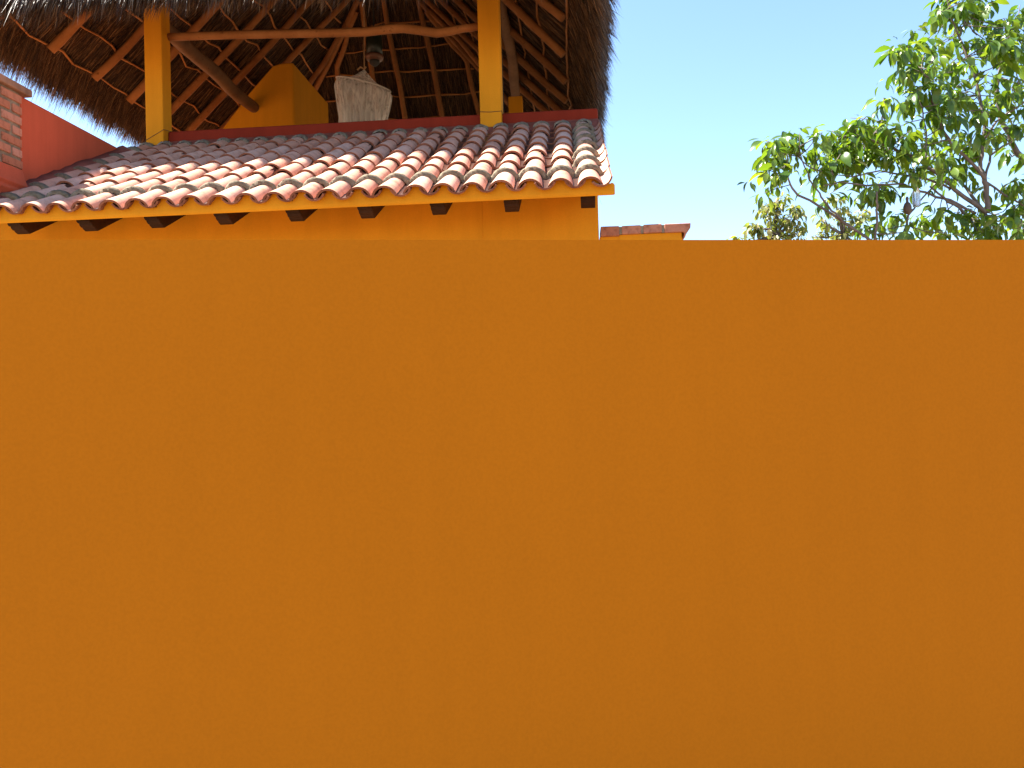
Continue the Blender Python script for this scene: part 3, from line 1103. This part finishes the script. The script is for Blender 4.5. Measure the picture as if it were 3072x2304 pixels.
def leaves_mesh(name, leaves, mat):
    vs, lp = [], []
    off = 0
    quads = {}
    for b_, d, s, r, k in leaves:
        v, fs = SHAPES[k]
        mm = np.array(leaf_matrix(b_, d, s, r))
        vs.append(v @ mm[:3, :3].T + mm[:3, 3])
        lp.append(np.array(fs).ravel() + off)
        off += len(v)
    vs = np.concatenate(vs); lp = np.concatenate(lp)
    me = np_mesh(name, vs, lp, np.full(len(lp) // 4, 4), mat)
    me.polygons.foreach_set('use_smooth', np.ones(len(me.polygons), dtype=bool))
    return me


def in_view(p):
    d = p - Vector((0, 0, CZ))
    z = d.dot(_fw)
    if z < 0.5: return None
    x = PW / 2 + F_PX * d.dot(CR) / z; y = PH / 2 - F_PX * d.dot(CU) / z
    return (x, y, z)


# --- big broad-leaved tree
bt = empty('broad_leaved_tree')
tag(bt, 'tall tree with big glossy drooping leaves filling the right edge', 'tree')
TY = 8.3
LIMBS = [  # photo polyline, depth at start and end, radius at start and end
    ([(2962, 638), (2959, 569), (2953, 537)], 8.3, 8.25, 0.034, 0.030),
    ([(2959, 638), (2863, 569), (2813, 521), (2740, 470), (2640, 430), (2560, 400)], 8.3, 7.7, 0.028, 0.010),
    ([(2959, 640), (2898, 562), (2866, 535), (2790, 480), (2700, 440)], 8.32, 8.8, 0.022, 0.008),
    ([(2953, 537), (2941, 505), (2946, 443), (2955, 363), (2930, 250), (2900, 170), (2876, 108)], 8.25, 8.4, 0.027, 0.012),
    ([(2876, 108), (2852, 50), (2835, -40)], 8.4, 8.3, 0.011, 0.007),
    ([(2877, 108), (2891, 76), (2900, 34), (2915, -50)], 8.4, 8.5, 0.011, 0.007),
    ([(2953, 537), (2930, 505), (2895, 468), (2854, 436), (2824, 383), (2795, 300), (2799, 247), (2765, 213), (2725, 180)], 8.25, 7.9, 0.022, 0.008),
    ([(2955, 537), (2971, 466), (3030, 429), (3090, 405)], 8.25, 8.6, 0.016, 0.010),
    ([(2946, 430), (2989, 365), (3040, 330), (3080, 300)], 8.3, 8.1, 0.014, 0.009),
    ([(2950, 540), (3000, 575), (3060, 610), (3110, 650)], 8.25, 8.5, 0.014, 0.009),
    ([(2927, 640), (2850, 600), (2790, 582), (2742, 564), (2698, 551), (2600, 557), (2520, 545), (2470, 556)], 8.3, 7.6, 0.017, 0.007),
    ([(2907, 650), (2861, 612), (2829, 590), (2790, 560)], 8.3, 8.0, 0.020, 0.010),
    ([(2852, 567), (2776, 535), (2698, 523), (2640, 512), (2560, 530)], 8.2, 7.8, 0.014, 0.007),
    ([(2779, 505), (2779, 397), (2769, 340), (2755, 290)], 8.0, 7.9, 0.011, 0.006),
    ([(2705, 730), (2724, 647), (2747, 619), (2824, 530)], 8.0, 8.1, 0.014, 0.008),
    ([(2626, 730), (2630, 638), (2632, 612), (2630, 575)], 7.7, 7.6, 0.014, 0.010),
    ([(2625, 730), (2496, 642), (2393, 585), (2371, 554), (2363, 528), (2364, 470), (2330, 430)], 7.7, 7.5, 0.016, 0.006),
    ([(2527, 660), (2494, 632), (2463, 591), (2441, 558), (2414, 501), (2398, 440)], 7.65, 7.6, 0.013, 0.006),
    ([(2500, 525), (2471, 515), (2426, 499), (2395, 470)], 7.7, 7.7, 0.009, 0.006),
    ([(3090, 510), (3035, 427), (3000, 350), (2990, 260), (3010, 170), (3030, 90)], 9.0, 8.8, 0.04, 0.014),
    ([(2648, 340), (2650, 318), (2650, 300)], 7.9, 7.9, 0.006, 0.004),
    ([(2600, 430), (2640, 380), (2648, 340)], 7.8, 7.9, 0.008, 0.006),
]
fork = at(2962, 645, 8.3)
wood_mb = MB()
basep = Vector((fork.x + 0.25, fork.y + 0.3, -0.05))
wood_mb.tube([basep, basep + Vector((0.02, -0.05, 1.0)), Vector((fork.x + 0.12, fork.y + 0.12, 2.4)), fork + Vector((0.02, 0.02, -0.35)), fork], [0.12, 0.08, 0.048, 0.030, 0.027], 12, rough=0.04)
wood_mb.tube([Vector((fork.x + 0.15, fork.y + 0.15, 2.1)), at(2760, 900, 7.95), at(2700, 760, 7.85), at(2626, 730, 7.7)], [0.05, 0.035, 0.026, 0.017], 10)
wood_mb.tube([at(2760, 900, 7.95), at(2712, 780, 8.0), at(2705, 730, 8.0)], [0.03, 0.02, 0.015], 8)
wood_mb.tube([Vector((fork.x + 0.2, fork.y + 0.2, 2.2)), at(3150, 640, 8.9), at(3090, 510, 9.0)], [0.07, 0.05, 0.04], 10)
nodes = []
for pts, ya, yb, ra, rb in LIMBS:
    k = len(pts)
    ra *= 0.8; rb *= 0.8
    wp = [at(px_, py_, ya + (yb - ya) * i / (k - 1)) for i, (px_, py_) in enumerate(pts)]
    # subdivide with a little waver
    fine, rad = [], []
    for i in range(k - 1):
        for j in range(3):
            f_ = j / 3
            p = wp[i].lerp(wp[i + 1], f_)
            if j: p = p + Vector((random.gauss(0, 0.006), random.gauss(0, 0.006), random.gauss(0, 0.006)))
            fine.append(p); rad.append(ra + (rb - ra) * (i + f_) / (k - 1))
    fine.append(wp[-1]); rad.append(rb)
    wood_mb.tube(fine, rad, 7, rough=0.05)
    nodes += fine
CL = [(2297, 427), (2322, 423), (2350, 430), (2377, 427), (2396, 424), (2336, 480), (2352, 462), (2300, 470), (2304, 515), (2340, 512), (2467, 404), (2445, 425), (2496, 398), (2459, 460), (2480, 470),
      (2512, 425), (2522, 468), (2553, 484), (2567, 520), (2459, 516), (2470, 545), (2505, 500), (2602, 560), (2640, 555), (2668, 562), (2635, 590), (2551, 377), (2580, 360), (2600, 355), (2618, 388), (2663, 384), (2690, 380),
      (2574, 420), (2632, 440), (2685, 420), (2730, 398), (2600, 455), (2650, 300), (2699, 464), (2743, 440), (2774, 420), (2819, 420), (2850, 470), (2864, 420), (2908, 434), (2530, 440), (2560, 440),
      (2685, 160), (2700, 150), (2725, 145), (2783, 122), (2828, 130), (2707, 205), (2730, 210), (2774, 165), (2810, 174), (2752, 275), (2715, 295), (2735, 285), (2788, 270), (2819, 245), (2841, 285), (2864, 245), (2819, 315), (2864, 305),
      (2886, 280), (2797, 335), (2864, 350), (2830, 360), (2908, 298), (2966, 222), (2990, 240), (3033, 268), (3020, 305), (3055, 280), (3064, 330), (2908, 188), (2886, 125), (2931, 112), (2953, 125), (2975, 130), (2997, 150), (3042, 140),
      (3020, 182), (2864, 196), (2840, 205), (3011, 60), (3042, 45), (3060, 20), (2997, 84), (3038, 92), (3064, 84), (3030, 115), (2819, 8), (2846, 18), (2881, 14), (2917, 8), (2873, 35), (2908, 36), (2810, 35), (2966, 14), (2850, -30), (2900, -30),
      (2632, 575), (2783, 670), (2752, 655), (2873, 665), (2899, 655), (2935, 640), (2980, 652), (3020, 655), (3042, 548), (3066, 570), (2953, 560), (2819, 635), (2850, 645), (2685, 650), (2641, 662), (2600, 684), (3055, 615), (2899, 512), (2846, 512),
      (2761, 512), (2730, 525), (2810, 468), (2886, 478), (2930, 400), (2960, 340), (2990, 400), (3040, 380), (2920, 340), (2780, 210), (2750, 190), (3060, 690), (2960, 690), (2945, 668), (2985, 700), (2970, 672), (2935, 705), (2960, 700), (2840, 705), (2720, 700), (2540, 400), (2660, 410), (2700, 440), (2760, 460)]
leaves = []


def nearest(p):
    return min(nodes, key=lambda q_: (q_ - p).length_squared)


for (px_, py_) in CL:
    q0 = at(px_, py_, 8.2)
    nb = nearest(q0)
    dep = nb.y + random.uniform(-0.35, 0.35)
    c_ = at(px_, py_ - 6, dep)
    nb = nearest(c_)
    if (nb - c_).length > 0.05:
        mid = nb.lerp(c_, 0.5) + Vector((random.gauss(0, 0.02), random.gauss(0, 0.02), -0.02 + random.gauss(0, 0.02)))
        wood_mb.tube([nb, mid, c_], [0.006, 0.005, 0.004], 5)
    rosette(c_, random.randint(6, 9), 0.165, leaves)
    for _ in range(random.choice((1, 1, 2, 2))):
        rosette(c_ + Vector((random.gauss(0, 0.05), random.gauss(0.15, 0.2), random.gauss(-0.03, 0.05))), random.randint(4, 7), 0.115, leaves)
# inner, smaller leaves filling the crown between the big clusters
for i in range(190):
    px_, py_ = random.choice(CL)
    px_ += random.gauss(0, 26); py_ += random.gauss(8, 24)
    if py_ < 300 and px_ < 2720: continue
    if px_ < 2480 and random.random() < 0.7: continue
    nb = nearest(at(px_, py_, 8.2))
    c_ = at(px_, py_, nb.y + random.uniform(-0.1, 0.7))
    nb = nearest(c_)
    if (nb - c_).length > 0.32: continue
    wood_mb.tube([nb, nb.lerp(c_, 0.5) + Vector((0, 0, random.gauss(0, 0.02))), c_], [0.005, 0.004, 0.003], 4)
    rosette(c_, random.randint(6, 9), random.uniform(0.10, 0.15), leaves)
# the rest of the crown, right of and above the frame and behind
for i in range(60):
    c_ = Vector((fork.x + random.uniform(0.55, 2.0), random.uniform(7.4, 9.8), CZ + random.uniform(1.6, 4.6)))
    nb = nearest(c_)
    wood_mb.tube([nb, nb.lerp(c_, 0.5) + Vector((0, 0, random.uniform(-0.1, 0.1))), c_], [0.010, 0.007, 0.004], 5)
    nodes.append(nb.lerp(c_, 0.6))
    rosette(c_, random.randint(7, 10), 0.18, leaves)
tr_o = wood_mb.build('trunk', M['bark'], bt, smooth=True)
seen = []
for i, lf in enumerate(leaves):
    v_ = in_view(lf[0])
    if v_ and -20 < v_[0] < 3072 and -20 < v_[1] < 715:
        seen.append((lf[2] / v_[2], i))
seen.sort(reverse=True)
pick = {i for _, i in seen[:300]}
for i in pick:
    b_, d, s, r, k = leaves[i]
    o = link(bpy.data.objects.new('leaf', LEAF_ME[k]), bt)
    o.matrix_world = leaf_matrix(b_, d, s, r)
rest = [lf for i, lf in enumerate(leaves) if i not in pick]
tag(link(bpy.data.objects.new('foliage', leaves_mesh('foliage', rest, M['leaf'])), bt), kind='stuff')

# --- smaller yellowish trees farther off
def far_tree(name, label, blobs, Y, trunk_px, size, dens, tips=()):
    root = empty(name)
    tag(root, label, 'tree', 'small-leaved trees behind')
    mb = MB()
    base_ = at(trunk_px, 700, Y); base_.z = -0.05
    top_ = at(trunk_px, 705, Y)
    mb.tube([base_, base_.lerp(top_, 0.5) + Vector((0.1, 0, 0)), top_], [0.14, 0.10, 0.06], 9, rough=0.05)
    lv = []
    for (px_, py_, r_) in blobs:
        c0 = at(px_, py_, Y)
        R_ = r_ * Y / F_PX
        mb.tube([top_, top_.lerp(c0, 0.5) + Vector((random.gauss(0, 0.05), random.gauss(0, 0.1), -0.05)), c0 + Vector((0, 0, -R_ * 0.4))], [0.035, 0.022, 0.012], 6)
        for i in range(int(dens * r_)):
            a = random.uniform(0, 6.28); z_ = random.uniform(-1, 1); rr = R_ * (random.uniform(0.15, 1.0) ** 0.5)
            q_ = c0 + Vector((math.cos(a) * math.sqrt(1 - z_ * z_) * rr, math.sin(a) * math.sqrt(1 - z_ * z_) * rr * 1.2, z_ * rr))
            mb.tube([c0.lerp(q_, 0.3), q_], [0.006, 0.004], 4, caps=False)
            rosette(q_, random.randint(5, 8), size, lv)
    mb.build('trunk', M['bark'], root, smooth=True)
    vs = leaves_mesh('crown', lv, M['leaf_far'])
    tag(link(bpy.data.objects.new('crown', vs), root), kind='stuff')


far_tree('small_leaved_tree', 'small yellow-green tree low behind, left of the broad-leaved tree',
         [(2335, 598, 26), (2300, 634, 36), (2262, 672, 26), (2350, 655, 40), (2310, 700, 46), (2385, 690, 34), (2392, 628, 18), (2205, 722, 16), (2250, 735, 30)], 15.0, 2330, 0.15, 0.40)
far_tree('small_leaved_tree', 'sparse yellow-green tree seen through the lower branches of the broad-leaved tree',
         [(2505, 590, 18), (2470, 655, 26), (2520, 635, 26), (2560, 660, 34), (2500, 705, 36), (2590, 640, 20), (2560, 715, 40), (2445, 705, 18)], 15.6, 2530, 0.15, 0.33)

# --- bottle and gourd hung in the branches
bo = empty('plastic_bottle')
tag(bo, 'clear plastic bottle with dark red cap hung in the broad-leaved tree', 'bottle')
bc = at(2750, 620, 7.95)
mb = MB(); mb.lathe([(0.0, 0), (0.03, 0.0), (0.034, 0.02), (0.034, 0.12), (0.03, 0.15), (0.014, 0.185), (0.012, 0.20)], bc, 16); mb.build('body', M['bottle'], bo, smooth=True)
mb = MB(); mb.lathe([(0.0, 0.2), (0.014, 0.2), (0.014, 0.222), (0.0, 0.224)], bc, 14); mb.build('cap', M['cap'], bo)
gc = at(2723, 644, 7.9)
mb = MB(); mb.lathe([(0.0, 0), (0.022, 0.01), (0.036, 0.04), (0.036, 0.075), (0.024, 0.105), (0.012, 0.115), (0.011, 0.135), (0.015, 0.145), (0.008, 0.165), (0.0, 0.168)], gc, 14)
tag(mb.build('gourd', M['gourd'], smooth=True), 'dark brown gourd-shaped lump perched on a thin branch', 'gourd')

# ------------------------------------------------------------------ added wall nearest the camera, standing in for the unknown lower foreground
pl_ = at(-700, 719.5, 1.0); pr_ = at(3772, 719.5, 1.0)
# horizontal top edge: both ends at one height above the eye
HT = 0.56
a_ = ray(-900, 719.5); b_ = ray(3972, 719.5)
A = Vector((a_.x * HT / a_.z, a_.y * HT / a_.z, 0)); B = Vector((b_.x * HT / b_.z, b_.y * HT / b_.z, 0))
dirw = (B - A).normalized(); back = Vector((-dirw.y, dirw.x, 0))
TH = 0.20
lowz = (HT / math.tan(math.atan2(HT, 4))) * 0
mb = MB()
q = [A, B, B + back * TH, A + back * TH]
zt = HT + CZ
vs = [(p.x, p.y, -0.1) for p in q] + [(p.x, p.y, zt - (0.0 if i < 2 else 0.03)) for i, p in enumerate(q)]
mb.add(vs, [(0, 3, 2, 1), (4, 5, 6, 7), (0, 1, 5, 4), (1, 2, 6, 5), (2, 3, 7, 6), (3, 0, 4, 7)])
gw = mb.build('stand_in_wall', M['ochre_stand_in'])
tag(gw, 'long plain ochre wall added across the lower foreground, whose real content is unknown', 'wall')
